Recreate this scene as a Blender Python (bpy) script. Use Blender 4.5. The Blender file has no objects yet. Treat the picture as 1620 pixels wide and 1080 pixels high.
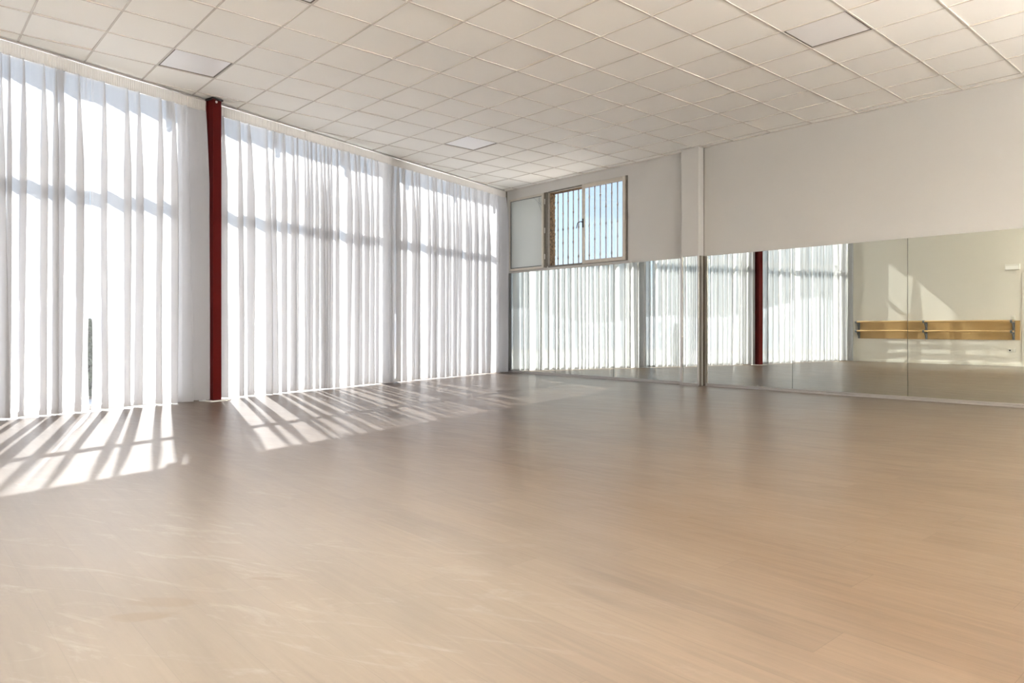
import bpy, math, random
from mathutils import Vector, Matrix

# ------------------------------------------------------------------ frame
YAW = math.radians(48.5); EYE = 0.875; H = 3.665
B = 9.46; D = 7.75
TH = math.radians(-16.24)
N = Vector((math.cos(TH), -math.sin(TH), 0))          # into the room, from the glazed wall
U = Vector((-math.sin(TH), -math.cos(TH), 0))         # along the glazed wall, away from the corner
CX = (-D - N.y * B) / N.x
C0 = Vector((CX, B, 0))
YN = -0.42                                            # near wall (behind the camera)
XR = 2.7                                              # right wall
LANG = math.atan2(U.y, U.x)

def LP(s, d, z):                                      # point on the glazed wall: s along, d into the room
    return C0 + U * s + N * d + Vector((0, 0, z))

SC = bpy.context.scene
COL = SC.collection

# ------------------------------------------------------------------ materials
def new_mat(name):
    m = bpy.data.materials.new(name); m.use_nodes = True
    nt = m.node_tree
    for n in list(nt.nodes): nt.nodes.remove(n)
    out = nt.nodes.new('ShaderNodeOutputMaterial')
    return m, nt, out

def nd(nt, typ, **kw):
    n = nt.nodes.new(typ)
    for k, v in kw.items():
        if k in n.inputs.keys(): n.inputs[k].default_value = v
        else: setattr(n, k, v)
    return n

def mth(nt, op, a, b=None, c=None, clamp=False):
    n = nt.nodes.new('ShaderNodeMath'); n.operation = op; n.use_clamp = clamp
    for i, v in enumerate((a, b, c)):
        if v is None: continue
        if isinstance(v, (int, float)): n.inputs[i].default_value = v
        else: nt.links.new(v, n.inputs[i])
    return n.outputs[0]

def mixc(nt, fac, a, b, blend='MIX'):
    n = nt.nodes.new('ShaderNodeMix'); n.data_type = 'RGBA'; n.blend_type = blend
    for idx, v in ((0, fac), (6, a), (7, b)):
        if isinstance(v, (int, float)): n.inputs[idx].default_value = v
        elif isinstance(v, tuple): n.inputs[idx].default_value = (*v, 1) if len(v) == 3 else v
        else: nt.links.new(v, n.inputs[idx])
    return n.outputs[2]

def simple(name, col, rough=0.5, metal=0.0, vary=0.06, scale=6.0, bump=0.0, bscale=80.0, spec=0.5):
    m, nt, out = new_mat(name)
    p = nd(nt, 'ShaderNodeBsdfPrincipled', Roughness=rough, Metallic=metal)
    p.inputs['Specular IOR Level'].default_value = spec
    tc = nd(nt, 'ShaderNodeTexCoord')
    nz = nd(nt, 'ShaderNodeTexNoise', Scale=scale, Detail=5.0)
    nt.links.new(tc.outputs['Object'], nz.inputs['Vector'])
    f = mth(nt, 'MULTIPLY_ADD', nz.outputs['Fac'], 2 * vary, 1 - vary)
    c = mixc(nt, 1.0, col, f, 'MULTIPLY')
    nt.links.new(c, p.inputs['Base Color'])
    if bump:
        n2 = nd(nt, 'ShaderNodeTexNoise', Scale=bscale, Detail=4.0)
        nt.links.new(tc.outputs['Object'], n2.inputs['Vector'])
        b = nd(nt, 'ShaderNodeBump', Strength=bump, Distance=0.01)
        nt.links.new(n2.outputs['Fac'], b.inputs['Height']); nt.links.new(b.outputs[0], p.inputs['Normal'])
    nt.links.new(p.outputs[0], out.inputs[0])
    return m

M = {}
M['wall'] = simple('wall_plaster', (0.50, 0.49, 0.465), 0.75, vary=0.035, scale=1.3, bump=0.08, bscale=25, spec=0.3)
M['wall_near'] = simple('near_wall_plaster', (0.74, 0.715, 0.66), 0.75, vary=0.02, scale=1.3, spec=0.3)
M['trim'] = simple('trim_paint', (0.52, 0.49, 0.45), 0.5, vary=0.05, scale=8)
M['tile'] = simple('ceiling_tile', (0.93, 0.92, 0.87), 0.85, vary=0.03, scale=0.9, bump=0.05, bscale=150, spec=0.2)
M['grid'] = simple('ceiling_grid', (0.60, 0.56, 0.51), 0.5, vary=0.03)
M['gap'] = simple('ceiling_gap', (0.05, 0.045, 0.04), 0.9)
def lit(name, col, e):
    m, nt, out = new_mat(name)
    em = nd(nt, 'ShaderNodeEmission', Strength=e); em.inputs[0].default_value = (*col, 1)
    nt.links.new(em.outputs[0], out.inputs[0]); return m
M['lit'] = lit('lit_fill_panel', (1.0, 0.84, 0.68), 3.0)  # glow of the ceiling panels added as fill
M['fill_uplamp'] = lit('uplight_fill', (1.0, 0.94, 0.86), 300.0)  # this and the two dimmer ones: glow of the added uplighters
M['fill_dimlamp'] = lit('dim_uplight_fill', (1.0, 0.90, 0.78), 270.0)
M['fill_dimmestlamp'] = lit('dimmest_uplight_fill', (1.0, 0.96, 0.91), 120.0)
M['edge'] = simple('mirror_edge', (0.10, 0.10, 0.075), 0.5)
M['diffuser'] = simple('lamp_diffuser', (0.93, 0.93, 0.93), 0.28, vary=0.01)
M['red'] = simple('red_paint', (0.085, 0.0045, 0.004), 0.6, vary=0.10, scale=3, spec=0.12)
M['darkmetal'] = simple('dark_metal', (0.03, 0.03, 0.03), 0.5)
M['steel'] = simple('grey_steel', (0.20, 0.22, 0.24), 0.4, metal=0.6)
M['alu'] = simple('aluminium', (0.46, 0.44, 0.42), 0.35, metal=0.6, vary=0.05, scale=10)
M['brownprof'] = simple('brown_profile', (0.09, 0.075, 0.055), 0.4, vary=0.15)
M['frame'] = simple('window_paint', (0.46, 0.42, 0.36), 0.5, vary=0.12, scale=14)
M['oldframe'] = simple('worn_window_metal', (0.14, 0.125, 0.10), 0.5, metal=0.3, vary=0.3, scale=30)
M['grille'] = simple('grille_paint', (0.22, 0.165, 0.14), 0.5, vary=0.1, scale=20)
M['white'] = simple('white_plastic', (0.78, 0.77, 0.74), 0.35, vary=0.02)
M['doorpaint'] = simple('door_paint', (0.76, 0.74, 0.68), 0.4, vary=0.02)
M['glazeframe'] = simple('glazing_frame', (0.62, 0.62, 0.62), 0.45, vary=0.05)
M['header'] = simple('header_plaster', (0.34, 0.32, 0.31), 0.8, vary=0.06)
M['bounce_facade'] = simple('pale_bounce_facade', (0.84, 0.82, 0.80), 0.9, vary=0.06, scale=0.6)
M['terrain'] = simple('dry_ground', (0.42, 0.38, 0.33), 0.95, vary=0.25, scale=0.03)
M['hill'] = simple('hazy_hill', (0.40, 0.42, 0.46), 1.0, vary=0.15, scale=0.05)
M['concrete'] = simple('pale_concrete', (0.58, 0.575, 0.57), 0.9, vary=0.08, scale=0.8)
M['leaf'] = simple('shrub_leaf', (0.03, 0.045, 0.02), 0.7, vary=0.4, scale=9)

# rough masonry in the window reveal
m, nt, out = new_mat('rough_masonry')
p = nd(nt, 'ShaderNodeBsdfPrincipled', Roughness=0.95)
tc = nd(nt, 'ShaderNodeTexCoord')
n1 = nd(nt, 'ShaderNodeTexNoise', Scale=18.0, Detail=8.0, Roughness=0.75); nt.links.new(tc.outputs['Object'], n1.inputs['Vector'])
cr = nd(nt, 'ShaderNodeValToRGB'); nt.links.new(n1.outputs['Fac'], cr.inputs[0])
cr.color_ramp.elements[0].position = 0.36; cr.color_ramp.elements[0].color = (0.03, 0.017, 0.007, 1)
cr.color_ramp.elements[1].position = 0.66; cr.color_ramp.elements[1].color = (0.22, 0.145, 0.075, 1)
nt.links.new(cr.outputs[0], p.inputs['Base Color'])
bp = nd(nt, 'ShaderNodeBump', Strength=0.8, Distance=0.02); nt.links.new(n1.outputs['Fac'], bp.inputs['Height']); nt.links.new(bp.outputs[0], p.inputs['Normal'])
nt.links.new(p.outputs[0], out.inputs[0]); M['masonry'] = m

# mirror: silvered, faintly green
m, nt, out = new_mat('mirror_silver')
g = nd(nt, 'ShaderNodeBsdfGlossy', Roughness=0.0); g.inputs['Color'].default_value = (0.79, 0.825, 0.755, 1)
nt.links.new(g.outputs[0], out.inputs[0]); M['mirror'] = m

# clear glass pane (thin)
def glass(name, tint, gl=1.0, sheen=0.0):
    m, nt, out = new_mat(name)
    t = nd(nt, 'ShaderNodeBsdfTransparent'); t.inputs[0].default_value = (*tint, 1)
    g = nd(nt, 'ShaderNodeBsdfGlossy', Roughness=0.01); g.inputs['Color'].default_value = (gl, gl, gl, 1)
    fr = nd(nt, 'ShaderNodeFresnel')
    ge = nd(nt, 'ShaderNodeNewGeometry')              # both faces of the thin pane reflect alike
    nt.links.new(mth(nt, 'MULTIPLY_ADD', ge.outputs['Backfacing'], 1 / 1.5 - 1.5, 1.5), fr.inputs['IOR'])
    mx = nd(nt, 'ShaderNodeMixShader'); nt.links.new(fr.outputs[0], mx.inputs[0])
    nt.links.new(t.outputs[0], mx.inputs[1]); nt.links.new(g.outputs[0], mx.inputs[2])
    last = mx
    if sheen:
        d = nd(nt, 'ShaderNodeBsdfDiffuse'); d.inputs[0].default_value = (0.74, 0.77, 0.75, 1)  # pale veil painted in for the curtain's reflection on the pane
        m2 = nd(nt, 'ShaderNodeMixShader'); m2.inputs[0].default_value = sheen
        nt.links.new(mx.outputs[0], m2.inputs[1]); nt.links.new(d.outputs[0], m2.inputs[2]); last = m2
    nt.links.new(last.outputs[0], out.inputs[0])
    return m
M['glass'] = glass('clear_glass', (0.97, 0.975, 0.98))
M['sashglass'] = glass('sheen_glass', (0.88, 0.91, 0.89), 1.0, 0.5)

# sheer fabric: the weave lets light straight through, less so at a slant
def fabric(name, thru, col=(0.93, 0.925, 0.93), trans=0.55):
    m, nt, out = new_mat(name)
    geo = nd(nt, 'ShaderNodeNewGeometry')
    dot = nt.nodes.new('ShaderNodeVectorMath'); dot.operation = 'DOT_PRODUCT'
    nt.links.new(geo.outputs['Normal'], dot.inputs[0]); nt.links.new(geo.outputs['Incoming'], dot.inputs[1])
    c = mth(nt, 'MAXIMUM', mth(nt, 'ABSOLUTE', dot.outputs['Value']), 0.12)
    tfac = mth(nt, 'POWER', thru, mth(nt, 'DIVIDE', 1.0, c))
    tc = nd(nt, 'ShaderNodeTexCoord')
    nz = nd(nt, 'ShaderNodeTexNoise', Scale=4.0, Detail=3.0); nt.links.new(tc.outputs['Object'], nz.inputs['Vector'])
    f = mth(nt, 'MULTIPLY_ADD', nz.outputs['Fac'], 0.05, 0.975)
    cc = mixc(nt, 1.0, col, f, 'MULTIPLY')
    tp = nd(nt, 'ShaderNodeBsdfTransparent')
    tl = nd(nt, 'ShaderNodeBsdfTranslucent'); df = nd(nt, 'ShaderNodeBsdfDiffuse')
    nt.links.new(cc, tl.inputs[0]); nt.links.new(cc, df.inputs[0])
    mx = nd(nt, 'ShaderNodeMixShader'); mx.inputs[0].default_value = trans
    nt.links.new(df.outputs[0], mx.inputs[1]); nt.links.new(tl.outputs[0], mx.inputs[2])
    m2 = nd(nt, 'ShaderNodeMixShader'); nt.links.new(tfac, m2.inputs[0])
    nt.links.new(mx.outputs[0], m2.inputs[1]); nt.links.new(tp.outputs[0], m2.inputs[2])
    nt.links.new(m2.outputs[0], out.inputs[0])
    return m
M['sheer'] = fabric('sheer_voile', 0.25, (0.53, 0.53, 0.54), 0.37)
M['tape'] = fabric('heading_tape', 0.03, (0.60, 0.575, 0.54), 0.35)

# laminate planks along X
def wood(name, base, plank_w=0.19, plank_l=1.3, rough=0.33, scuffs=True, dark=(0.80, 0.76, 0.72)):
    m, nt, out = new_mat(name)
    p = nd(nt, 'ShaderNodeBsdfPrincipled', Roughness=rough)
    p.inputs['Specular IOR Level'].default_value = 0.46
    tc = nd(nt, 'ShaderNodeTexCoord'); sx = nd(nt, 'ShaderNodeSeparateXYZ'); nt.links.new(tc.outputs['Object'], sx.inputs[0])
    X, Y = sx.outputs[0], sx.outputs[1]
    yr = mth(nt, 'DIVIDE', mth(nt, 'ADD', Y, 0.02), plank_w); row = mth(nt, 'FLOOR', yr); fy = mth(nt, 'FRACT', yr)
    w1 = nd(nt, 'ShaderNodeTexWhiteNoise', noise_dimensions='1D'); nt.links.new(row, w1.inputs['W'])
    xr = mth(nt, 'ADD', mth(nt, 'DIVIDE', X, plank_l), w1.outputs['Value']); colm = mth(nt, 'FLOOR', xr); fx = mth(nt, 'FRACT', xr)
    cb = nd(nt, 'ShaderNodeCombineXYZ'); nt.links.new(row, cb.inputs[0]); nt.links.new(colm, cb.inputs[1])
    w2 = nd(nt, 'ShaderNodeTexWhiteNoise', noise_dimensions='2D'); nt.links.new(cb.outputs[0], w2.inputs['Vector'])
    rnd = w2.outputs['Value']
    # grain
    gv = nd(nt, 'ShaderNodeCombineXYZ')
    nt.links.new(mth(nt, 'MULTIPLY_ADD', X, 1.1, mth(nt, 'MULTIPLY', rnd, 37.0)), gv.inputs[0])
    nt.links.new(mth(nt, 'MULTIPLY', Y, 13.0), gv.inputs[1]); nt.links.new(mth(nt, 'MULTIPLY', rnd, 11.0), gv.inputs[2])
    g1 = nd(nt, 'ShaderNodeTexNoise', Scale=1.6, Detail=6.0, Roughness=0.6, Distortion=0.6); nt.links.new(gv.outputs[0], g1.inputs['Vector'])
    gv2 = nd(nt, 'ShaderNodeCombineXYZ')
    nt.links.new(mth(nt, 'MULTIPLY_ADD', X, 5.0, mth(nt, 'MULTIPLY', rnd, 91.0)), gv2.inputs[0])
    nt.links.new(mth(nt, 'MULTIPLY', Y, 110.0), gv2.inputs[1])
    g2 = nd(nt, 'ShaderNodeTexNoise', Scale=1.0, Detail=3.0); nt.links.new(gv2.outputs[0], g2.inputs['Vector'])
    # cathedral figure: bands of a warped field
    wv = nd(nt, 'ShaderNodeTexWave', Scale=1.4, Distortion=7.0, Detail=2.0); wv.bands_direction = 'Y'
    wv.inputs['Detail Scale'].default_value = 0.7
    gv3 = nd(nt, 'ShaderNodeCombineXYZ')
    nt.links.new(mth(nt, 'MULTIPLY_ADD', X, 0.9, mth(nt, 'MULTIPLY', rnd, 53.0)), gv3.inputs[0])
    nt.links.new(mth(nt, 'MULTIPLY', Y, 7.0), gv3.inputs[1]); nt.links.new(gv3.outputs[0], wv.inputs['Vector'])
    k = nd(nt, 'ShaderNodeTexNoise', Scale=0.9, Detail=1.0); nt.links.new(gv.outputs[0], k.inputs['Vector'])
    kn = mth(nt, 'MULTIPLY', mth(nt, 'SUBTRACT', k.outputs['Fac'], 0.62, clamp=True), 4.0, clamp=True)
    v = mth(nt, 'ADD', mth(nt, 'MULTIPLY', mth(nt, 'SUBTRACT', rnd, 0.5), 0.28),
            mth(nt, 'MULTIPLY', mth(nt, 'SUBTRACT', g1.outputs['Fac'], 0.5), 1.15))
    v = mth(nt, 'ADD', v, mth(nt, 'MULTIPLY', mth(nt, 'SUBTRACT', g2.outputs['Fac'], 0.5), 0.42))
    v = mth(nt, 'ADD', v, mth(nt, 'MULTIPLY', mth(nt, 'SUBTRACT', wv.outputs['Fac'], 0.5), 0.08))
    v = mth(nt, 'SUBTRACT', v, mth(nt, 'MULTIPLY', kn, 0.38))
    # joints
    ey = mth(nt, 'MINIMUM', fy, mth(nt, 'SUBTRACT', 1.0, fy)); ex = mth(nt, 'MINIMUM', fx, mth(nt, 'SUBTRACT', 1.0, fx))
    jy = mth(nt, 'LESS_THAN', ey, 0.0012 / plank_w); jx = mth(nt, 'LESS_THAN', ex, 0.0012 / plank_l)
    j = mth(nt, 'MAXIMUM', jy, jx)
    v = mth(nt, 'SUBTRACT', v, mth(nt, 'MULTIPLY', j, 0.40))
    fac = mth(nt, 'ADD', v, 0.5, clamp=True)
    lo = tuple(b * d for b, d in zip(base, (0.62, 0.56, 0.50))); hi = tuple(min(1, b * 1.30) for b in base)
    c = mixc(nt, fac, lo, hi)
    if scuffs:
        # dusty scuffed film; its paleness also paints in the brighter light at near left
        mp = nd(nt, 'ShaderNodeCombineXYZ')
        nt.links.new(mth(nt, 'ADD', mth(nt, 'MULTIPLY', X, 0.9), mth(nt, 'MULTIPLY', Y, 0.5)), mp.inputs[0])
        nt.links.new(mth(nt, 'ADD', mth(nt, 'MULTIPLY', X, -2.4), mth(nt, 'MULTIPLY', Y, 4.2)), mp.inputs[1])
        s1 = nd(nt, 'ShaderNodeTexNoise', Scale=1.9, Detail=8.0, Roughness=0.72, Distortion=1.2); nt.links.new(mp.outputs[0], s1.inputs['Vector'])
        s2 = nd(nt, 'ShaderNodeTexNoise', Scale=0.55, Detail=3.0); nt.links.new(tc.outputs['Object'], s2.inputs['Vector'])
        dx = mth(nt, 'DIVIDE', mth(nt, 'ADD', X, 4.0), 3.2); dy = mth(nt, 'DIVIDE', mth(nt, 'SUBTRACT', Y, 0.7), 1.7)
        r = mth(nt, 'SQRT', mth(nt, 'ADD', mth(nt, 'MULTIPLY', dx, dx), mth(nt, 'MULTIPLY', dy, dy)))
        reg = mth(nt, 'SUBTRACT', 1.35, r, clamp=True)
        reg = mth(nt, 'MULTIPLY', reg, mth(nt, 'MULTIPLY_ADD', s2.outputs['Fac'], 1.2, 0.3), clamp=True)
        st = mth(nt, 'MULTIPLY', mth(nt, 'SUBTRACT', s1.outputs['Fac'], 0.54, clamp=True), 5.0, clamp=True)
        film_and_light = mth(nt, 'MULTIPLY', reg, mth(nt, 'MULTIPLY_ADD', st, 0.42, 0.42))
        c = mixc(nt, film_and_light, c, (0.40, 0.39, 0.375))
        rr = mth(nt, 'MULTIPLY_ADD', s1.outputs['Fac'], 0.14, rough - 0.07)
        nt.links.new(rr, p.inputs['Roughness'])
        # small tan stain
        for (ax, ay, rx, ry, rot, amt) in STAINS:
            ca, sa = math.cos(rot), math.sin(rot)
            qx = mth(nt, 'SUBTRACT', X, ax); qy = mth(nt, 'SUBTRACT', Y, ay)
            a_ = mth(nt, 'ADD', mth(nt, 'MULTIPLY', qx, ca / rx), mth(nt, 'MULTIPLY', qy, sa / rx))
            b_ = mth(nt, 'ADD', mth(nt, 'MULTIPLY', qx, -sa / ry), mth(nt, 'MULTIPLY', qy, ca / ry))
            rr2 = mth(nt, 'SQRT', mth(nt, 'ADD', mth(nt, 'MULTIPLY', a_, a_), mth(nt, 'MULTIPLY', b_, b_)))
            rr2 = mth(nt, 'ADD', rr2, mth(nt, 'MULTIPLY', mth(nt, 'SUBTRACT', s1.outputs['Fac'], 0.5), 2.2))
            mk = mth(nt, 'MULTIPLY', mth(nt, 'SUBTRACT', 1.0, rr2, clamp=True), 3.0, clamp=True)
            c = mixc(nt, mth(nt, 'MULTIPLY', mk, amt), c, (0.16, 0.115, 0.075))
    nt.links.new(c, p.inputs['Base Color'])
    bh = nd(nt, 'ShaderNodeBump', Strength=0.12, Distance=0.004)
    nt.links.new(mth(nt, 'SUBTRACT', mth(nt, 'MULTIPLY', g2.outputs['Fac'], 0.3), j), bh.inputs['Height'])
    nt.links.new(bh.outputs[0], p.inputs['Normal'])
    nt.links.new(p.outputs[0], out.inputs[0])
    return m

def floor_pt(px, py):                                  # where a spot of the photo lies on the floor
    f = Vector((-math.sin(YAW), math.cos(YAW), 0)); r = Vector((math.cos(YAW), math.sin(YAW), 0))
    d = f + r * ((px - 810) / 1122) - Vector((0, 0, 1)) * ((py - 520) / 1122)
    return d * (-EYE / d.z)
_a = floor_pt(228, 975); _b = floor_pt(255, 952); _c = floor_pt(420, 915)
STAINS = [(_a.x, _a.y, 0.10, 0.035, 0.9, 0.42), (_b.x, _b.y, 0.13, 0.04, 0.8, 0.34), (_c.x, _c.y, 0.09, 0.02, 0.8, 0.4)]
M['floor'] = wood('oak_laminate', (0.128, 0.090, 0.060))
M['pine'] = simple('pine_board', (0.46, 0.30, 0.13), 0.45, vary=0.12, scale=3)
M['bar'] = simple('turned_bar_wood', (0.62, 0.42, 0.20), 0.35, vary=0.08, scale=5)

# ------------------------------------------------------------------ mesh helpers
class MB:
    def __init__(self): self.v = []; self.f = []; self.mi = []; self.cur = 0
    def face(self, pts):
        b = len(self.v); self.v += [tuple(p) for p in pts]; self.f.append(tuple(range(b, b + len(pts)))); self.mi.append(self.cur)
    def hexa(self, p):                                 # p: 8 points, bottom ring then top ring
        b = len(self.v); self.v += [tuple(q) for q in p]
        for q in ((3, 2, 1, 0), (4, 5, 6, 7), (0, 1, 5, 4), (1, 2, 6, 5), (2, 3, 7, 6), (3, 0, 4, 7)):
            self.f.append(tuple(b + i for i in q)); self.mi.append(self.cur)
        return self
    def box(self, a, c):
        (x0, y0, z0), (x1, y1, z1) = a, c
        x0, x1 = min(x0, x1), max(x0, x1); y0, y1 = min(y0, y1), max(y0, y1); z0, z1 = min(z0, z1), max(z0, z1)
        return self.hexa([(x0, y0, z0), (x1, y0, z0), (x1, y1, z0), (x0, y1, z0), (x0, y0, z1), (x1, y0, z1), (x1, y1, z1), (x0, y1, z1)])
    def lbox(self, s0, s1, d0, d1, z0, z1):            # box in glazed-wall coordinates
        s0, s1 = min(s0, s1), max(s0, s1); d0, d1 = min(d0, d1), max(d0, d1)
        q = [LP(s0, d0, z0), LP(s1, d0, z0), LP(s1, d1, z0), LP(s0, d1, z0), LP(s0, d0, z1), LP(s1, d0, z1), LP(s1, d1, z1), LP(s0, d1, z1)]
        return self.hexa(q)
    def tube(self, a, b, r, n=12, r2=None):
        a, b = Vector(a), Vector(b); r2 = r if r2 is None else r2
        t = (b - a).normalized(); e = t.orthogonal().normalized(); g = t.cross(e)
        base = len(self.v)
        for P, R in ((a, r), (b, r2)):
            for i in range(n):
                an = 2 * math.pi * i / n
                self.v.append(tuple(P + e * (R * math.cos(an)) + g * (R * math.sin(an))))
        for i in range(n):
            j = (i + 1) % n
            self.f.append((base + i, base + j, base + n + j, base + n + i)); self.mi.append(self.cur)
        self.f.append(tuple(base + i for i in reversed(range(n)))); self.mi.append(self.cur)
        self.f.append(tuple(base + n + i for i in range(n))); self.mi.append(self.cur)
        return self
    def build(self, name, mats, parent=None, bevel=0.0, smooth=False, origin=None):
        me = bpy.data.meshes.new(name)
        vs = self.v
        o0 = Vector((0, 0, 0))
        if origin is not None:
            o0 = Vector(origin); vs = [tuple(Vector(p) - o0) for p in vs]
        me.from_pydata(vs, [], self.f); me.update()
        if not isinstance(mats, (list, tuple)): mats = [mats]
        for m in mats: me.materials.append(m)
        me.polygons.foreach_set('material_index', self.mi)
        if smooth: me.polygons.foreach_set('use_smooth', [True] * len(self.f))
        o = bpy.data.objects.new(name, me); COL.objects.link(o)
        if parent is not None:
            w0 = Vector((0, 0, 0)); q_ = parent
            while q_ is not None: w0 += Vector(q_.location); q_ = q_.parent
            o.parent = parent; o.location = o0 - w0
        else: o.location = o0
        if bevel:
            b = o.modifiers.new('bevel', 'BEVEL'); b.width = bevel; b.segments = 2; b.limit_method = 'ANGLE'
        return o

def tag(o, label=None, cat=None, group=None, kind=None):
    if label: o['label'] = label
    if cat: o['category'] = cat
    if group: o['group'] = group
    if kind: o['kind'] = kind
    return o
def empty(name, loc=(0, 0, 0)):
    o = bpy.data.objects.new(name, None); o.location = loc; o.empty_display_size = 0.1; COL.objects.link(o); return o
def structure(o, label=None):
    o['kind'] = 'structure'
    if label: o['label'] = label
    return o
MX = lambda x: CX + x                                  # x measured from the far left corner along the mirror wall

# ------------------------------------------------------------------ floor and ceiling
def left_x(y, d):                                      # x of the plane d outside/inside the curtain line, at depth y
    return (-D + d - N.y * y) / N.x
fb = MB()
def slab(mb, z0, z1, d=-0.45, y0=YN - 0.2, y1=B + 0.2, x1=XR + 0.2):
    mb.hexa([(left_x(y0, d), y0, z0), (x1, y0, z0), (x1, y1, z0), (left_x(y1, d), y1, z0),
             (left_x(y0, d), y0, z1), (x1, y0, z1), (x1, y1, z1), (left_x(y1, d), y1, z1)])
slab(fb, -0.12, 0.0)
structure(fb.build('floor', M['floor']), 'pale oak laminate plank floor, scuffed, dusty and painted lighter near the curtains')

GX0, GY0, GX, GY = -5.12, 3.35, 0.601, 0.5945
rnd = random.Random(5)
PANELS = {(3, 5), (-6, 5), (-1, -2), (-5, -2)}
FILL_PANELS = {(9, 5), (3, -4), (9, -2), (9, 1), (6, -4)}  # unseen lit panels added to brighten the room
cb = MB()
# roof slab over everything
cb.cur = 2; slab(cb, H + 0.10, H + 0.20)
i0, i1 = -12, 13; j0, j1 = -7, 11
def clipL(x, y): return max(x, left_x(y, -0.25))
for i in range(i0, i1 + 1):
    for j in range(j0, j1 + 1):
        x0, x1 = GX0 + i * GX, GX0 + (i + 1) * GX; y0, y1 = GY0 + j * GY, GY0 + (j + 1) * GY
        x1 = min(x1, XR); y0 = max(y0, YN); y1 = min(y1, B)
        if x1 - x0 < 0.02 or y1 - y0 < 0.02 or x0 > XR: continue
        if max(left_x(y0, -0.25), left_x(y1, -0.25)) > x1 and min(left_x(y0, -0.25), left_x(y1, -0.25)) > x1 - 0.02: continue
        if (i, j) in PANELS or (i, j) in FILL_PANELS: continue
        g = 0.004
        dz = [rnd.uniform(0.003, 0.006) for _ in range(4)]
        if rnd.random() < 0.14: dz[rnd.randrange(4)] += rnd.uniform(0.004, 0.010)
        if rnd.random() < 0.10:
            e = rnd.randrange(4); dz[e] += 0.008; dz[(e + 1) % 4] += 0.008
        ax, bx, ay, by = x0 + g, x1 - g, y0 + g, y1 - g
        pts = [(clipL(ax, ay), ay), (bx, ay), (bx, by), (clipL(ax, by), by)]
        if pts[0][0] >= bx: pts[0] = (bx - 0.003, ay)
        if pts[3][0] >= bx: pts[3] = (bx - 0.003, by)
        cb.cur = 0
        cb.hexa([(*pts[q], H + dz[q]) for q in (0, 1, 2, 3)] + [(*pts[q], H + dz[q] + 0.018) for q in (0, 1, 2, 3)])
cb.cur = 1
w = 0.008
for i in range(i0, i1 + 1):                            # runners along Y
    x = GX0 + i * GX
    if x > XR: continue
    ya = YN; yb = B
    # glazed wall limit
    yl = (-D - 0.25 - N.x * (x - w)) / N.y             # y where the outer line meets x
    ya = max(ya, yl)
    if ya < yb - 0.05: cb.box((x - w, ya, H - 0.0015), (x + w, yb, H + 0.03))
for j in range(j0, j1 + 1):
    y = GY0 + j * GY
    if y < YN or y > B: continue
    cb.box((left_x(y, -0.25), y - w, H - 0.001), (XR, y + w, H + 0.0285))
cb.box((left_x(B, -0.25), B - 0.022, H - 0.0012), (XR, B, H + 0.02))
cb.hexa([LP(-0.05, -0.28, H - 0.001), LP(-0.05, -0.03, H - 0.001), LP(10.3, -0.03, H - 0.001), LP(10.3, -0.28, H - 0.001),
         LP(-0.05, -0.28, H + 0.002), LP(-0.05, -0.03, H + 0.002), LP(10.3, -0.03, H + 0.002), LP(10.3, -0.28, H + 0.002)])
structure(cb.build('ceiling', [M['tile'], M['grid'], M['gap']]), 'suspended ceiling of cream square tiles in a thin metal grid')

PLAB = {(3, 5): 'square ceiling light panel with a dark shadow gap above the mirror side of the room',
        (-6, 5): 'small pale square ceiling light panel nearest the barred window',
        (-1, -2): 'white ceiling light panel cut off by the top edge of the picture',
        (-5, -2): 'glossy square ceiling light panel just above the top of the red column'}
for (i, j) in sorted(PANELS | FILL_PANELS):
    x0, y0 = GX0 + i * GX, GY0 + j * GY; x1, y1 = x0 + GX, y0 + GY
    e = empty('ceiling_light', ((x0 + x1) / 2, (y0 + y1) / 2, H))
    tag(e, PLAB.get((i, j), 'fill light panel added in the ceiling on the near side, out of view'), 'ceiling light', 'square light panels set in the tile grid')
    a = 0.012; b_ = 0.022
    f = MB()
    z0, z1 = (H + 0.004, H + 0.03)
    f.box((x0 + a, y0 + a, z0), (x1 - a, y0 + b_, z1)); f.box((x0 + a, y1 - b_, z0), (x1 - a, y1 - a, z1))
    f.box((x0 + a, y0 + b_, z0), (x0 + b_, y1 - b_, z1)); f.box((x1 - b_, y0 + b_, z0), (x1 - a, y1 - b_, z1))
    f.build('frame', M['oldframe'], e)
    g = MB().box((x0 + b_, y0 + b_, H + 0.008), (x1 - b_, y1 - b_, H + 0.02)).build('diffuser', M['lit'] if (i, j) in FILL_PANELS else M['diffuser'], e)

# ------------------------------------------------------------------ far (mirror) wall with the barred window opening
WX0, WX1, WZ0, WZ1 = 1.14, 3.06, 2.06, 3.475
WT = 0.20
wf = MB()
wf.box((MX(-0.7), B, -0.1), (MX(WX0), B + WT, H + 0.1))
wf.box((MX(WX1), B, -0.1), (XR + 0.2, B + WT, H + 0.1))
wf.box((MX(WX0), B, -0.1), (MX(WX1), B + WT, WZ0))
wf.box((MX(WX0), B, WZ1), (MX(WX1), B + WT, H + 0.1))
structure(wf.build('wall_far', M['wall']), 'off-white plaster wall above the mirrors')
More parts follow.
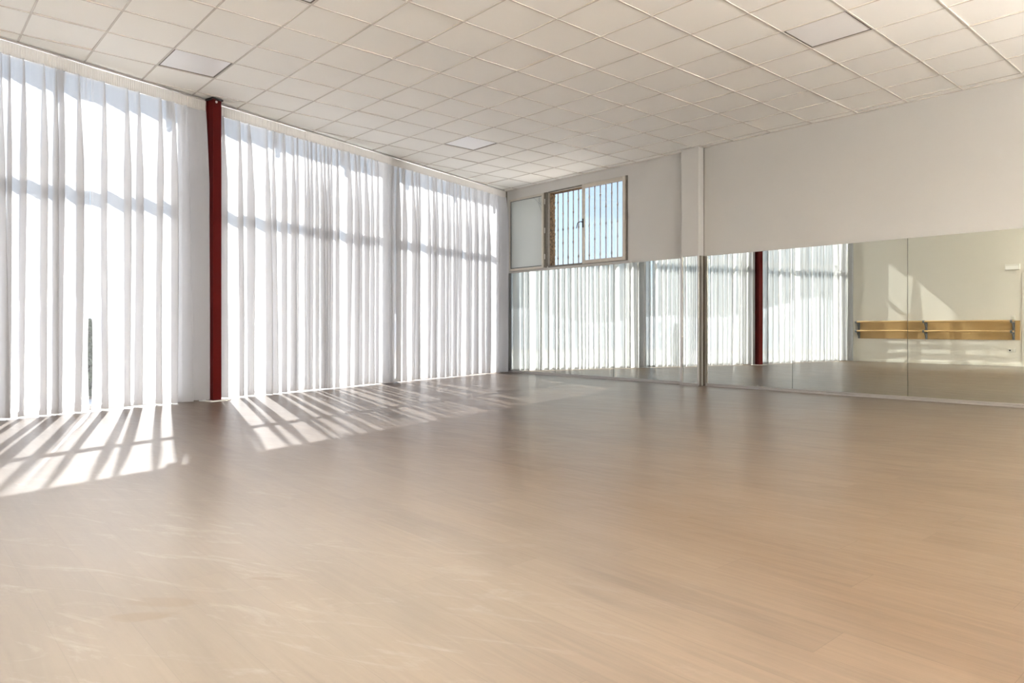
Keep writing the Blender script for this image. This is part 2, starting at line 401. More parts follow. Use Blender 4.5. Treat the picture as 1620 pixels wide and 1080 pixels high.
# pilaster
pl = MB()
pl.box((MX(4.29), B - 0.145, 2.0), (MX(4.60), B, H)); pl.box((MX(4.29), B - 0.135, 0), (MX(4.595), B, 2.0))
structure(pl.build('trim_1', M['wall'], bevel=0.004), 'plastered pilaster standing out between the mirrors')
cp = MB(); cp.box((MX(-0.145), B - 0.05, 0.0), (MX(-0.035), B, H)); cp.box((MX(-0.045), B - 0.075, 0.0), (MX(-0.02), B - 0.05, H))
structure(cp.build('trim_2', M['trim'], bevel=0.003), 'pale corner post between the curtains and the mirrors')
cg = MB(); cg.box((MX(-0.035), B - 0.02, 1.99), (MX(-0.012), B, H - 0.01)); cg.box((MX(-0.018), B - 0.035, 0.05), (MX(0.035), B, 1.985))
structure(cg.build('trim_3', M['brownprof']), 'dark brown gap strip beside the corner post')
# face profiles of the pilaster
sp = MB(); sp.box((MX(4.58), B - 0.152, 0), (MX(4.604), B - 0.126, 2.0)); sp.box((MX(4.276), B - 0.160, 0.0), (MX(4.315), B - 0.12, 2.0))
structure(sp.build('trim_4', M['alu'], bevel=0.002), 'thin silver edge profiles of the mirrored pilaster')
sp = MB(); sp.box((MX(4.596), B - 0.126, 0), (MX(4.612), B - 0.075, 1.995)); sp.box((MX(4.598), B - 0.03, 0.0), (MX(4.625), B - 0.0, 1.995))
sp.box((MX(4.600), B - 0.006, 1.995), (MX(4.607), B, H - 0.002))
structure(sp.build('trim_5', M['brownprof'], bevel=0.002), 'dark brown edge strips on the right side of the pilaster')

# ------------------------------------------------------------------ mirrors
MZ0, MZ1 = 0.045, 1.99
def mirror(x0, x1, label, yaw=0.0, pitch=0.0, yoff=0.0, z0=MZ0, z1=MZ1):
    g = MB(); cx = (x0 + x1) / 2; cz = (z0 + z1) / 2; hw = (x1 - x0) / 2 - 0.0015; hh = (z1 - z0) / 2
    hw -= 0.002
    g.cur = 0; g.face([(-hw, -0.0025, -hh), (hw, -0.0025, -hh), (hw, -0.0025, hh), (-hw, -0.0025, hh)])
    g.cur = 1; g.box((-hw, -0.0024, -hh), (hw, 0.0025, hh)); g.box((-hw - 0.0035, 0.0025, -hh), (hw + 0.0035, 0.006, hh))
    o = g.build('wall_mirror', [M['mirror'], M['edge']], None)
    o.location = (MX(cx), B - 0.020 - yoff, cz)
    o.rotation_euler = (math.radians(pitch), 0, math.radians(yaw))
    return tag(o, label, 'mirror', 'tall frameless mirrors along the far wall')
MIR = [
    (0.04, 1.391, 'leftmost frameless wall mirror, in the corner under the opened window sash', 0, 0, 0),
    (1.391, 2.809, 'frameless wall mirror below the blue window opening, between two thin seams', 0, 0, 0),
    (2.809, 4.276, 'frameless wall mirror left of the thin silver strip, below the bare plaster', 0, 0, 0),
    (4.315, 4.58, 'narrow mirror strip on the face of the pilaster', 0, 0, 0.122),
    (4.66, 6.035, 'frameless wall mirror right of the pilaster, reflecting the red column', 0, 0, 0),
    (6.035, 7.514, 'frameless wall mirror reflecting the end of the curtains and the left end of the barre', 0, 0, 0),
    (7.514, 8.99, 'rightmost frameless wall mirror, reflecting most of the wooden barre and the door edge', 0, 0, 0),
]
TILT = {4: (0.13, 0.0), 5: (0.26, 0.07), 6: (0.0, 0.06)}
for k, (x0, x1, lab, a, b_, yo) in enumerate(MIR):
    yw, pt = TILT.get(k, (0, 0))
    mirror(x0, x1, lab, yw, pt, yo)
def rail(x0, x1, y, lab):
    r = MB(); r.box((MX(x0), y - 0.035, 0.0), (MX(x1), y, 0.020)); r.box((MX(x0), y - 0.030, 0.028), (MX(x1), y - 0.012, 0.044))
    r.box((MX(x0), y - 0.012, 0.0), (MX(x1), y, 0.044))
    o = r.build('mirror_rail', M['alu'], None, bevel=0.0015)
    return tag(o, lab, 'rail', 'low rails holding the foot of the mirrors')
rail(0.0, 4.276, B - 0.001, 'low pale metal rail under the mirrors left of the pilaster')
rail(4.276, 4.61, B - 0.136, 'short metal rail around the foot of the pilaster')
rail(4.66, 9.0, B - 0.001, 'long low metal rail under the mirrors right of the pilaster')

# ------------------------------------------------------------------ high window in the far wall
w1 = structure(empty('window_1', (MX(2.1), B, WZ0)), 'high barred window with one sash folded open')
rv = MB()
def rough_strip(mb, o, a, b_, n, m_, amp, seed, nrm):
    r = random.Random(seed); grid = []
    for i in range(n + 1):
        rowl = []
        for j in range(m_ + 1):
            q = o + a * (i / n) + b_ * (j / m_)
            rowl.append(q + nrm * (r.uniform(0, amp)))
        grid.append(rowl)
    base = len(mb.v)
    for rr in grid: mb.v += [tuple(q) for q in rr]
    for i in range(n):
        for j in range(m_):
            q = base + i * (m_ + 1) + j
            mb.f.append((q, q + 1, q + m_ + 2, q + m_ + 1)); mb.mi.append(mb.cur)
rough_strip(rv, Vector((MX(WX0) + 0.004, B + 0.03, WZ0)), Vector((0, 0, WZ1 - WZ0)), Vector((0, WT - 0.02, 0)), 50, 6, 0.018, 3, Vector((1, 0, 0)))
rough_strip(rv, Vector((MX(WX0), B + 0.03, WZ1 - 0.004)), Vector((WX1 - WX0, 0, 0)), Vector((0, WT - 0.02, 0)), 60, 5, 0.014, 4, Vector((0, 0, -1)))
rv.build('rough_reveal', M['masonry'], w1)['label'] = 'rough brown masonry edge of the opening'
fr = MB(); t = 0.045
fr.box((MX(WX0), B - 0.012, WZ0), (MX(WX0 + t), B + 0.035, WZ1)); fr.box((MX(WX1 - t + 0.03), B - 0.012, WZ0 - 0.02), (MX(WX1 + 0.045), B + 0.03, WZ1 + 0.01))
fr.box((MX(WX0 + t), B - 0.008, WZ1 - 0.018), (MX(WX1), B + 0.035, WZ1 + 0.008)); fr.box((MX(WX0 + t), B - 0.012, WZ0 - 0.02), (MX(WX1), B + 0.035, WZ0 + 0.012))
fr.build('outer_frame', M['oldframe'], w1, bevel=0.003)
def sash(name, x0, x1, z0, z1, y, fw, mat, gmat, lab):
    s_ = MB(); d_ = 0.028
    s_.box((MX(x0), y - d_, z0), (MX(x0 + fw), y, z1)); s_.box((MX(x1 - fw), y - d_, z0), (MX(x1), y, z1))
    s_.box((MX(x0 + fw), y - d_, z0), (MX(x1 - fw), y, z0 + fw)); s_.box((MX(x0 + fw), y - d_, z1 - fw), (MX(x1 - fw), y, z1))
    o = s_.build(name, mat, w1, bevel=0.004); o['label'] = lab
    g = MB().box((MX(x0 + fw - 0.004), y - d_ * 0.55, z0 + fw - 0.004), (MX(x1 - fw + 0.004), y - d_ * 0.45, z1 - fw + 0.004))
    go = g.build('glass_pane', gmat, o)
    return o
cs = sash('closed_sash', 2.075, 3.075, WZ0 - 0.012, WZ1 + 0.0, B - 0.006, 0.062, M['frame'], M['glass'], 'closed right sash')
os_ = sash('opened_sash', 0.10, 1.085, 2.03, 3.465, B - 0.02, 0.045, M['frame'], M['sashglass'], 'left sash folded open against the wall')
gk = MB(); gk.box((MX(0.148), B - 0.052, 2.078), (MX(0.162), B - 0.046, 3.42)); gk.box((MX(0.148), B - 0.052, 2.078), (MX(1.04), B - 0.046, 2.09)); gk.box((MX(0.148), B - 0.052, 3.41), (MX(1.04), B - 0.046, 3.42))
gk.build('gasket', M['darkmetal'], os_)
ck = MB()  # thin dark branching lines laid on the pane
for a_, b2 in (((0.80, 3.42), (0.99, 3.27)), ((0.99, 3.27), (1.04, 3.23)), ((0.99, 3.27), (1.04, 3.33)), ((0.99, 3.27), (0.96, 3.36)), ((0.96, 3.36), (0.975, 3.41)), ((0.93, 3.32), (1.04, 3.10))):
    ck.tube((MX(a_[0]), B - 0.0385, a_[1]), (MX(b2[0]), B - 0.0385, b2[1]), 0.002, 6)
ck.build('branching_lines', M['steel'], os_)['label'] = 'dark branching lines in the top corner of the glass'
hj = MB(); hj.box((MX(1.088), B - 0.03, 2.05), (MX(1.112), B - 0.004, 3.475)); hj.box((MX(1.118), B - 0.018, 2.04), (MX(1.145), B - 0.001, 3.48))
hj.build('hinge_jamb', M['oldframe'], w1, bevel=0.003)
for z in (2.25, 2.75, 3.3):
    MB().tube((MX(1.115), B - 0.034, z - 0.05), (MX(1.115), B - 0.034, z + 0.05), 0.011, 10).build('hinge', M['alu'], w1)
for z in (2.25, 2.78, 3.34):
    MB().tube((MX(3.098), B - 0.022, z - 0.06), (MX(3.098), B - 0.022, z + 0.06), 0.012, 10).build('hinge', M['brownprof'], w1)
hd = MB(); hd.box((MX(2.092), B - 0.045, 2.70), (MX(2.118), B - 0.036, 2.86)); hd.tube((MX(2.105), B - 0.045, 2.80), (MX(2.105), B - 0.085, 2.80), 0.010)
hd.tube((MX(2.105), B - 0.083, 2.805), (MX(2.03), B - 0.09, 2.79), 0.008); hd.tube((MX(2.03), B - 0.09, 2.79), (MX(1.99), B - 0.09, 2.69), 0.0075)
hd.build('handle', M['darkmetal'], cs)
sl = MB(); sl.box((MX(0.06), B - 0.03, 1.995), (MX(3.2), B - 0.001, 2.012))
structure(sl.build('trim_6', M['trim'], bevel=0.002), 'thin ledge between the window and the mirrors')

gr = tag(empty('window_grille', (MX(2.1), B + 0.185, WZ0)), 'row of slim knotted iron bars outside the high window', 'grille')
for k in range(14):
    x = MX(1.262 + 0.1335 * k); y = B + 0.180
    b_ = MB(); b_.box((x - 0.0075, y - 0.0075, WZ0 - 0.02), (x + 0.0075, y + 0.0075, WZ1 + 0.02))
    zs = (2.76, 3.28, 2.22) if k % 2 == 0 else (2.76, 3.06, 2.50)
    for z in zs:
        for dz, r0, r1 in ((-0.03, 0.009, 0.017), (-0.012, 0.017, 0.017), (0.012, 0.017, 0.009)):
            b_.tube((x, y, z + dz), (x, y, z + dz + 0.02), r0, 8, r1)
    b_.build('bar', M['grille'], gr)
MB().box((MX(WX0), B + 0.174, WZ0 - 0.004), (MX(WX1), B + 0.186, WZ0 + 0.016)).build('cross_bar', M['grille'], gr)
MB().box((MX(WX0), B + 0.174, WZ1 - 0.022), (MX(WX1), B + 0.186, WZ1 - 0.006)).build('cross_bar', M['grille'], gr)

# ------------------------------------------------------------------ glazed wall behind the curtains
SEND = (B - YN) / -U.y                                 # s of the near left corner
GD = -0.25                                             # glass line, outside the curtain line
lw = MB()
lw.lbox(-0.25, SEND + 0.3, GD - 0.14, GD + 0.03, 3.63, H + 0.10)
lw.lbox(6.53, 6.93, GD - 0.14, GD + 0.03, -0.1, 3.63)
lw.lbox(3.20, 3.45, GD - 0.14, GD + 0.03, -0.1, 3.63)
lw.lbox(-0.25, 0.14, GD - 0.14, GD + 0.03, -0.1, 3.63); lw.lbox(0.0, 0.15, GD + 0.03, -0.06, 0.0, 3.63)
lw.lbox(SEND - 0.35, SEND + 0.3, GD - 0.14, GD + 0.03, -0.1, 3.63)
structure(lw.build('wall_left', M['header']), 'piers and lintel of the glazed wall behind the curtains')
def glazing(nm, s0, s1, lab, hooks):
    e = structure(empty(nm, LP((s0 + s1) / 2, GD, 0)), lab)
    f = MB(); d0, d1 = GD - 0.05, GD + 0.03; t = 0.045
    f.lbox(s0, s0 + t, d0, d1, 0, 3.63); f.lbox(s1 - t, s1, d0, d1, 0, 3.63)
    f.lbox(s0 + t, s1 - t, d0, d1, 0.0, 0.045); f.lbox(s0 + t, s1 - t, d0, d1, 3.60, 3.63)
    f.build('window_frame', M['glazeframe'], e)
    MB().lbox(s0 + t, s1 - t, d0, d1, 2.455, 2.53).build('transom', M['glazeframe'], e)
    for z0, z1 in ((0.045, 2.455), (2.53, 3.60)):
        MB().lbox(s0 + t, s1 - t, GD - 0.014, GD - 0.008, z0, z1).build('glass_pane', M['glass'], e)
    for s in hooks:
        h = MB(); h.lbox(s - 0.035, s + 0.035, GD + 0.0301, GD + 0.06, 3.44, 3.62); h.lbox(s - 0.015, s + 0.03, GD + 0.0301, GD + 0.075, 3.36, 3.45)
        h.build('window_catch', M['steel'], e)
glazing('window_2', 6.93, SEND - 0.35, 'floor-to-ceiling glazing behind the curtains left of the red column', (7.15, 8.35, 9.4))
glazing('window_3', 3.45, 6.53, 'floor-to-ceiling glazing behind the curtains right of the red column', (4.35, 5.6))
glazing('window_4', 0.14, 3.20, 'floor-to-ceiling glazing behind the curtains nearest the corner', (0.38, 1.65, 2.95))

# red column
rc = tag(empty('steel_column', LP(6.745, 0.06, 0)), 'dark red painted steel column between the curtains', 'column')
q = MB(); q.lbox(6.69, 6.805, 0.125, 0.14, 0.012, H - 0.02); q.lbox(6.742, 6.753, 0.015, 0.125, 0.012, H - 0.02); q.lbox(6.69, 6.805, 0.0, 0.015, 0.012, H - 0.02)
q.lbox(6.70, 6.795, 0.03, 0.11, 0.012, H - 0.02)
q.build('shaft', M['red'], rc, bevel=0.002)
q = MB(); q.lbox(6.60, 6.88, -0.03, 0.20, 0.0, 0.012); q.build('base_plate', M['white'], rc, bevel=0.002)
q = MB(); q.lbox(6.675, 6.82, -0.01, 0.155, H - 0.02, H - 0.002); q.build('head_plate', M['darkmetal'], rc)
q = MB(); q.tube(LP(6.76, 0.139, H - 0.045), LP(6.76, 0.155, H - 0.045), 0.016, 10, 0.008); q.build('bolt', M['white'], rc)
gc = tag(empty('steel_column', LP(3.42, -0.16, 0)), 'pale grey steel column half hidden behind the curtains', 'column')
q = MB(); q.lbox(3.33, 3.50, -0.22, -0.10, 0.012, H - 0.01); q.build('shaft', M['glazeframe'], gc, bevel=0.003)
q = MB(); q.lbox(3.28, 3.55, -0.22, -0.09, 0.0, 0.012); q.build('base_plate', M['glazeframe'], gc)

# ------------------------------------------------------------------ curtains
ZT = H - 0.035; ZH = 3.515; ZB = 0.014
def catmull(p, k=5):
    o = []
    n = len(p)
    for i in range(n - 1):
        p0 = p[max(i - 1, 0)]; p1 = p[i]; p2 = p[i + 1]; p3 = p[min(i + 2, n - 1)]
        for j in range(k):
            t = j / k; t2 = t * t; t3 = t2 * t
            o.append(tuple(0.5 * ((2 * b) + (-a + c) * t + (2 * a - 5 * b + 4 * c - d) * t2 + (-a + 3 * b - 3 * c + d) * t3) for a, b, c, d in zip(p0, p1, p2, p3)))
    o.append(p[-1]); return o
def curtain(s0, s1, seed, lab, amp=1.0, lift=0.0, d0=0.0, slitl=0.0, slitr=0.0):
    """s0 > s1 : cloth runs to the right as seen from the room"""
    r = random.Random(seed); L = s0 - s1
    pl = []; q = 0.0
    while q < L - 0.05:
        w_ = r.choice((0.06, 0.09, 0.12, 0.15, 0.18, 0.22, 0.26)) * r.uniform(0.85, 1.15)
        if q + w_ > L - 0.05: w_ = L - q
        pl.append([q, w_, min(0.078, (0.024 + 0.32 * min(w_, 0.2)) * r.uniform(0.7, 1.2) * amp), r.uniform(0.018, 0.055), r.uniform(-1, 1), r.uniform(-1, 1), r.uniform(0, 6.28)])
        q += w_
    e = empty('sheer_curtain', LP((s0 + s1) / 2, d0, 0.0))
    tag(e, lab, 'curtain', 'white sheer curtains along the glazed wall')
    zs = []
    nz = 30
    for i in range(nz + 1):
        f = i / nz; zs.append(ZH + (ZB - ZH) * (f ** 1.25))
    mb = MB(); cols = None
    for z in zs:
        dn = ZH - z; g = min(1.0, dn / 0.9) ** 0.8; fz = dn / ZH
        pts = []
        for (qi, w_, A, O, r1, r2, ph) in pl:
            edge = min(1.0, qi / 0.12, (L - qi) / 0.12)
            dr = edge * (r1 * 0.030 * fz + r2 * 0.012 * math.sin(3.1 * fz + ph))
            a = A * (0.40 + 0.60 * g) * (1 + 0.25 * r2 * math.sin(4 * fz + ph)); o_ = min(O, w_ * 0.4) * g
            pts.append((qi + dr + 0.10 * w_, -a)); pts.append((qi + dr + 0.50 * w_, -a * 0.15 + 0.15 * a * r1))
            pts.append((qi + dr + 0.93 * w_ + o_ * 0.6, a)); pts.append((qi + dr + 0.97 * w_ - o_ * 0.3, 0.15 * a))
        op = max(0.0, math.sin(math.pi * min(1.0, max(0.0, (1.25 - z) / 1.3)))) ** 0.7
        pts[0] = (slitl * op, 0.0 if slitl else pts[0][1]); pts[-1] = (L - slitr * op, 0.0 if slitr else pts[-1][1])
        if slitr: pts[-2] = (L - 0.05 - slitr * op, 0.0); pts[-3] = (L - 0.10, 0.3 * pts[-3][1])
        if slitl: pts[1] = (0.05 + slitl * op, 0.0)
        sm = catmull(pts, 5)
        cols = len(sm)
        for k_, (qq, dd) in enumerate(sm):
            rip = 0.005 * math.sin(qq * 2 * math.pi / 0.041 + seed) * (1 - min(1, dn / 1.4)) + 0.0025 * math.sin(qq * 2 * math.pi / 0.07 + 9 * fz + seed)
            zz = z
            if z == zs[-1]: zz = z + lift + 0.010 * math.sin(qq * 5.3 + seed) * math.sin(qq * 2.1) + 0.006
            mb.v.append(tuple(LP(s0 - qq, d0 + dd + rip, max(zz, 0.004))))
    nr = len(zs)
    for i in range(nr - 1):
        for j in range(cols - 1):
            a = i * cols + j
            mb.f.append((a, a + 1, a + cols + 1, a + cols)); mb.mi.append(0)
    mb.build('cloth', M['sheer'], e, smooth=True)
    # gathered heading tape
    hb = MB(); n = int(L / 0.006); hz = (ZH - 0.008, ZH + 0.006, ZH + 0.03, ZT - 0.03, ZT)
    hr = [r.uniform(0.6, 1.3) for _ in range(n + 1)]
    for zi, z in enumerate(hz):
        for k_ in range(n + 1):
            qq = L * k_ / n
            am = (0.004, 0.002, 0.006, 0.005, 0.006)[zi]
            hb.v.append(tuple(LP(s0 - qq, d0 + 0.012 + am * hr[k_] * math.sin(qq * 2 * math.pi / 0.024 + seed) , z + (0.006 * math.sin(qq * 1.9 + seed) if z == ZT else 0))))
    for i in range(len(hz) - 1):
        for k_ in range(n):
            a = i * (n + 1) + k_
            hb.f.append((a, a + 1, a + n + 2, a + n + 1)); hb.mi.append(0)
    hb.build('heading_tape', M['tape'], e, smooth=True)
    return e
curtain(SEND - 0.005, 8.164, 11, 'sheer curtain at the far left edge, ending at a narrow dark slit', slitr=0.022)
curtain(8.160, 6.815, 12, 'sheer curtain between the narrow dark slit and the red column', slitl=0.022)
curtain(6.68, 5.28, 13, 'sheer curtain hanging directly right of the red column')
curtain(5.29, 3.60, 14, 'sheer curtain whose right edge hides the pale grey column', d0=0.012)
curtain(3.60, 1.95, 15, 'sheer curtain just right of the pale grey column behind the cloth')
curtain(1.96, 0.10, 16, 'sheer curtain hanging nearest the corner with the mirrors', d0=0.01)
for (a, b_, lab) in ((SEND - 0.02, 6.82, 'curtain track on the ceiling left of the red column'), (6.675, 0.12, 'curtain track on the ceiling right of the red column')):
    q = MB(); q.lbox(b_, a, -0.018, 0.008, H - 0.022, H - 0.002)
    tag(q.build('curtain_track', M['alu']), lab, 'curtain track', 'curtain tracks along the glazed wall')

# ------------------------------------------------------------------ near wall, barre, door (seen in the mirrors)
DX0, DX1, DZ = -4.31, -3.41, 2.08
wn = MB()
xl = left_x(YN, -0.45)
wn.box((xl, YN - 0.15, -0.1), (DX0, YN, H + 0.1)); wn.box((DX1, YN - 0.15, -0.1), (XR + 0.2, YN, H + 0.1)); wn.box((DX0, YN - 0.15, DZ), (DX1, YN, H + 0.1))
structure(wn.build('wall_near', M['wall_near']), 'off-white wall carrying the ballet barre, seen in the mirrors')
d1 = structure(empty('door_1', ((DX0 + DX1) / 2, YN, 0)), 'white door beside the barre')
q = MB(); q.box((DX0 - 0.06, YN - 0.001, 0), (DX0 + 0.01, YN + 0.02, DZ + 0.06)); q.box((DX1 - 0.01, YN - 0.001, 0), (DX1 + 0.06, YN + 0.02, DZ + 0.06)); q.box((DX0 + 0.01, YN - 0.001, DZ - 0.01), (DX1 - 0.01, YN + 0.02, DZ + 0.06))
q.build('door_frame', M['doorpaint'], d1, bevel=0.003)
q = MB(); q.box((DX0 + 0.016, YN - 0.06, 0.006), (DX1 - 0.016, YN - 0.018, DZ - 0.016)); q.build('door_leaf', M['doorpaint'], d1, bevel=0.003)
q = MB(); q.box((DX0, YN - 0.15, 0.0), (DX1, YN - 0.075, DZ)); q.build('rebate', M['darkmetal'], d1)
q = MB(); q.tube((DX1 - 0.09, YN - 0.018, 1.02), (DX1 - 0.09, YN + 0.035, 1.02), 0.011); q.tube((DX1 - 0.09, YN + 0.035, 1.02), (DX1 - 0.21, YN + 0.035, 1.02), 0.009); q.build('door_handle', M['steel'], d1)
bsb = MB(); bsb.box((left_x(YN, 0.0) + 0.1, YN, 0.0), (DX0 - 0.062, YN + 0.012, 0.06))
structure(bsb.build('baseboard_near', M['doorpaint'], bevel=0.003), 'low white skirting under the barre')

BR = [left_x(YN, 0.0) + 0.10, -6.34, -4.53]
ba = tag(empty('ballet_barre', ((BR[0] + BR[2]) / 2, YN, 0.58)), 'double wooden ballet barre on a pine backing board, seen in the mirrors', 'barre')
ZU, ZL = 1.035, 0.80
for (x0, x1) in ((BR[0] + 0.0, -6.37), (-6.368, -4.41)):
    q = MB(); q.box((x0, YN + 0.001, 0.60), (x1, YN + 0.020, 1.045)); q.build('backing_board', M['pine'], ba, bevel=0.003)
for x in BR:
    q = MB(); q.box((x - 0.025, YN + 0.020, 0.60), (x + 0.025, YN + 0.027, 1.045))
    for z in (ZU, ZL):
        q.box((x - 0.02, YN + 0.027, z - 0.045), (x + 0.02, YN + 0.23, z - 0.022))
        q.hexa([(x - 0.008, YN + 0.027, z - 0.18), (x + 0.008, YN + 0.027, z - 0.18), (x + 0.008, YN + 0.027, z - 0.145), (x - 0.008, YN + 0.027, z - 0.145),
                (x - 0.008, YN + 0.15, z - 0.06), (x + 0.008, YN + 0.15, z - 0.06), (x + 0.008, YN + 0.125, z - 0.045), (x - 0.008, YN + 0.125, z - 0.045)])
        q.tube((x - 0.022, YN + 0.21, z), (x + 0.022, YN + 0.21, z), 0.027, 16)
    o = q.build('bracket', M['steel'], ba)
for z, nm in ((ZU, 'upper_bar'), (ZL, 'lower_bar')):
    q = MB(); q.tube((BR[0] - 0.02, YN + 0.21, z), (BR[2] + 0.05, YN + 0.21, z), 0.021, 20); q.build(nm, M['bar'], ba, smooth=False)
# small wall fittings near the door
q = empty('emergency_light', (-4.55, YN, 2.27)); tag(q, 'small white emergency light box above the right end of the barre', 'emergency light')
MB().box((-4.70, YN + 0.001, 2.20), (-4.41, YN + 0.045, 2.33)).build('housing', M['white'], q, bevel=0.006)
MB().box((-4.68, YN + 0.045, 2.215), (-4.43, YN + 0.05, 2.29)).build('lens', M['diffuser'], q)
q = empty('wall_socket', (-4.60, YN, 0.36)); tag(q, 'white wall socket under the right end of the barre', 'socket')
MB().box((-4.645, YN + 0.001, 0.32), (-4.565, YN + 0.012, 0.40)).build('cover_plate', M['white'], q, bevel=0.003)
MB().tube((-4.605, YN + 0.010, 0.36), (-4.605, YN + 0.0135, 0.36), 0.018, 14).build('inlet', M['darkmetal'], q)
MB().box((-4.53, YN + 0.001, 0.32), (-4.50, YN + 0.012, 0.40)).build('blank_plate', M['white'], q, bevel=0.003)
q = empty('light_switch', (-4.55, YN, 1.12)); tag(q, 'small white light switch just above the right end of the barre', 'switch')
MB().box((-4.58, YN + 0.001, 1.08), (-4.50, YN + 0.011, 1.16)).build('cover_plate', M['white'], q, bevel=0.003)
MB().box((-4.56, YN + 0.011, 1.10), (-4.52, YN + 0.016, 1.14)).build('rocker', M['doorpaint'], q, bevel=0.002)

# ------------------------------------------------------------------ right wall with windows added for fill light (out of view)
RZ0, RZ1 = 0.12, 3.5
spans = [(0.0, 4.5), (4.8, 9.2)]
wr = MB()
wr.box((XR, YN - 0.2, -0.1), (XR + 0.2, B + 0.2, RZ0)); wr.box((XR, YN - 0.2, RZ1), (XR + 0.2, B + 0.2, H + 0.1))
ys = [YN - 0.2] + [v for s in spans for v in s] + [B + 0.2]
for k in range(0, len(ys), 2): wr.box((XR, ys[k], RZ0), (XR + 0.2, ys[k + 1], RZ1))
structure(wr.build('wall_right', M['wall']), 'plaster wall with two wide windows added for fill light, out of view')
for k, (a, b_) in enumerate(spans):
    e = structure(empty('window_%d' % (5 + k), (XR + 0.1, (a + b_) / 2, RZ0)), 'wide window added in the right wall for fill light, out of view')
    f = MB(); t = 0.05
    f.box((XR + 0.07, a, RZ0), (XR + 0.13, a + t, RZ1)); f.box((XR + 0.07, b_ - t, RZ0), (XR + 0.13, b_, RZ1))
    f.box((XR + 0.07, a + t, RZ0), (XR + 0.13, b_ - t, RZ0 + t)); f.box((XR + 0.07, a + t, RZ1 - t), (XR + 0.13, b_ - t, RZ1))
    f.box((XR + 0.07, (a + b_) / 2 - t / 2, RZ0 + t), (XR + 0.13, (a + b_) / 2 + t / 2, RZ1 - t))
    f.build('window_frame', M['glazeframe'], e)
    MB().box((XR + 0.095, a + t, RZ0 + t), (XR + 0.101, b_ - t, RZ1 - t)).build('glass_pane', M['glass'], e)

for (x, y, lab) in ((1.6, 1.2, 'added fill uplighter with a white bowl, right of the camera and out of view'), (1.6, 5.8, 'added fill uplighter with a white bowl, by the right wall and out of view'), (-1.3, -0.17, 'added fill uplighter with a white bowl, against the near wall and out of view')):  # unseen lamps added to lift the ceiling and walls
    e = tag(empty('fill_uplighter', (x, y, 0)), lab, 'added fill lamp', 'fill-light uplighters added out of view')
    MB().tube((x, y, 0.0), (x, y, 0.025), 0.14, 28, 0.13).build('base', M['white'], e)
    MB().tube((x, y, 0.025), (x, y, 1.86), 0.012, 12).build('pole', M['white'], e)
    q = MB(); n = 32
    prof = [(0.02, 1.86), (0.10, 1.88), (0.17, 1.93), (0.20, 1.99), (0.19, 1.99), (0.16, 1.94), (0.09, 1.895), (0.0, 1.89)]
    for r_, z_ in prof:
        for k in range(n): q.v.append((x + r_ * math.cos(2 * math.pi * k / n), y + r_ * math.sin(2 * math.pi * k / n), z_))
    for i in range(len(prof) - 1):
        for k in range(n):
            q.f.append((i * n + k, i * n + (k + 1) % n, (i + 1) * n + (k + 1) % n, (i + 1) * n + k)); q.mi.append(0)
    q.build('lamp_shade', M['white'], e, smooth=True)
    MB().tube((x, y, 1.93), (x, y, 1.945), 0.14, 28, 0.14).build('lamp', M['fill_uplamp' if y > 4 else 'fill_dimlamp' if x > 0 else 'fill_dimmestlamp'], e)

# ------------------------------------------------------------------ outside
tc_ = MB(); tc_.box((XR + 0.3, -10, -3.0), (XR + 10.0, 20, -0.15))  # unseen yard added to bounce sun up to the ceiling
structure(tc_.build('bounce_yard', M['concrete']), 'pale sunlit yard added to bounce light into the right windows')
tc_ = MB(); tc_.hexa([LP(-6, -14, -3.0), LP(16, -14, -3.0), LP(16, -0.45, -3.0), LP(-6, -0.45, -3.0), LP(-6, -14, -0.15), LP(16, -14, -0.15), LP(16, -0.45, -0.15), LP(-6, -0.45, -0.15)])
structure(tc_.build('terrace_left', M['concrete']), 'pale sunlit terrace outside the curtained glazing')
tr = MB(); tr.box((-160, -160, -3.3), (160, 160, -3.0))
tag(structure(tr.build('ground', M['terrain']), 'dry ground outside the building'))
hl = MB(); r = random.Random(8)
na = 60; prev = None
for k in range(na + 1):
    an = math.radians(95 + 150 * k / na); R_ = 150
    hgt = 4.5 + 1.8 * math.sin(k * 0.45) + 1.1 * math.sin(k * 1.3 + 1) + r.uniform(-0.3, 0.3)
    c_, s_ = math.cos(an), math.sin(an)
    cur = [(R_ * 0.80 * c_, R_ * 0.80 * s_, -3.1), (R_ * 0.9 * c_, R_ * 0.9 * s_, hgt * 0.6), (R_ * c_, R_ * s_, hgt), (R_ * 1.05 * c_, R_ * 1.05 * s_, -3.1)]
    if prev:
        for j in range(3): hl.face([prev[j], cur[j], cur[j + 1], prev[j + 1]])
    prev = cur
structure(hl.build('hills', M['hill'], smooth=True), 'low hazy ridge on the horizon')
fc = MB(); fc.box((XR + 10.0, -10, -3.0), (XR + 12.0, 20, 12.0))  # unseen reflector added to throw sunlight back into the room
structure(fc.build('bounce_facade', M['bounce_facade']), 'pale building added across the yard to bounce sunlight, out of view')
wg = MB(); wg.box((MX(-2.45), B + 1.0, -3.0), (MX(0.0), B + 1.3, 5.50))  # unseen block added to trim the sun to a thin streak
structure(wg.build('sun_cut_wall', M['wall']), 'unseen wall added to cut the sun through the high window')
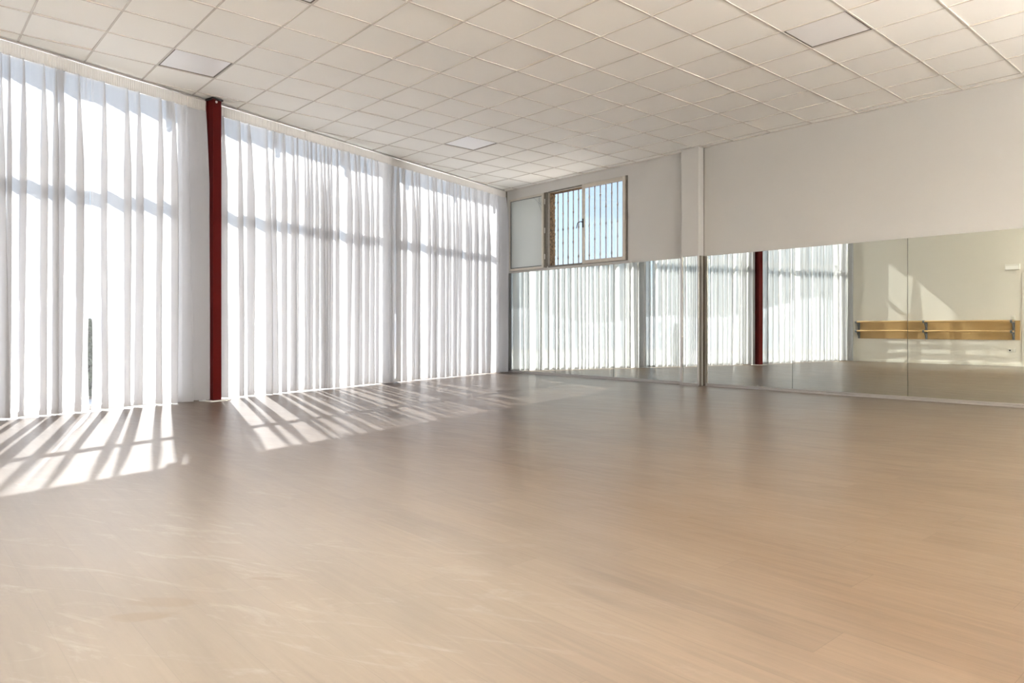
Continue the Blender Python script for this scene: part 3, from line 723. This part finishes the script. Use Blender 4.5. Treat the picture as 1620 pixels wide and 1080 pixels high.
# shrub outside the slit in the curtains
sh = tag(empty('garden_shrub', LP(6.64, -3.0, -0.15)), 'dark shrub outside, glimpsed through the slit between two curtains', 'shrub')
lf = MB(); r = random.Random(3)
for k in range(1500):
    t_ = r.random(); zc = -0.1 + 1.1 * t_
    rad = 0.13 * (1 - 0.55 * abs(2 * t_ - 0.7)) * r.uniform(0.3, 1.0); an = r.uniform(0, 6.283)
    c_ = LP(6.64, -3.0, zc) + Vector((rad * math.cos(an), rad * math.sin(an), 0))
    a = Vector((r.uniform(-1, 1), r.uniform(-1, 1), r.uniform(-1, 1))).normalized(); b_ = a.orthogonal().normalized()
    lf.face([c_ - a * 0.05, c_ + b_ * 0.02, c_ + a * 0.05, c_ - b_ * 0.02])
lf.build('foliage', M['leaf'], sh)
MB().tube(LP(6.64, -3.0, -0.15), LP(6.64, -3.0, 0.8), 0.04, 10, 0.02).build('trunk', M['brownprof'], sh)

# ------------------------------------------------------------------ light
sd = (N * 1.0 + U * 0.62 + Vector((0, 0, -0.93))).normalized()
sun = bpy.data.lights.new('sun', 'SUN'); sun.energy = 4.6; sun.angle = math.radians(0.53); sun.color = (1.0, 0.97, 0.93)
so = bpy.data.objects.new('sun', sun); COL.objects.link(so)
so.rotation_euler = sd.to_track_quat('-Z', 'Y').to_euler(); so.location = (-20, 5, 20)

W = bpy.data.worlds.new('sky'); SC.world = W; W.use_nodes = True
nt = W.node_tree
for n in list(nt.nodes): nt.nodes.remove(n)
out = nt.nodes.new('ShaderNodeOutputWorld'); bg = nt.nodes.new('ShaderNodeBackground')
tc = nt.nodes.new('ShaderNodeTexCoord'); sx = nt.nodes.new('ShaderNodeSeparateXYZ'); nt.links.new(tc.outputs['Generated'], sx.inputs[0])
cr = nt.nodes.new('ShaderNodeValToRGB'); nt.links.new(sx.outputs[2], cr.inputs[0])
el = cr.color_ramp.elements
el[0].position = 0.0; el[0].color = (0.60, 0.63, 0.67, 1)
el[1].position = 1.0; el[1].color = (0.20, 0.36, 0.66, 1)
e2 = el.new(0.10); e2.color = (0.42, 0.54, 0.66, 1)
e3 = el.new(0.35); e3.color = (0.27, 0.42, 0.61, 1)
nt.links.new(cr.outputs[0], bg.inputs[0]); bg.inputs[1].default_value = 0.25
nt.links.new(bg.outputs[0], out.inputs[0])

# ------------------------------------------------------------------ camera
cam = bpy.data.cameras.new('camera'); cam.sensor_width = 36.0; cam.lens = 1122 / 1620 * 36.0
cam.shift_y = -20 / 1620; cam.clip_start = 0.02; cam.clip_end = 500
co = bpy.data.objects.new('camera', cam); COL.objects.link(co)
co.location = (0, 0, EYE); co.rotation_euler = (math.radians(90), 0, YAW)
SC.camera = co

SC.view_settings.view_transform = 'Standard'; SC.view_settings.look = 'None'
SC.view_settings.exposure = 2.95; SC.view_settings.gamma = 1.0; SC.view_settings.use_curve_mapping = False
cy = SC.cycles
cy.max_bounces = 12; cy.diffuse_bounces = 7; cy.glossy_bounces = 5; cy.transmission_bounces = 8; cy.transparent_max_bounces = 16
cy.sample_clamp_indirect = 8.0; cy.use_denoising = True
cy.caustics_reflective = False; cy.caustics_refractive = False
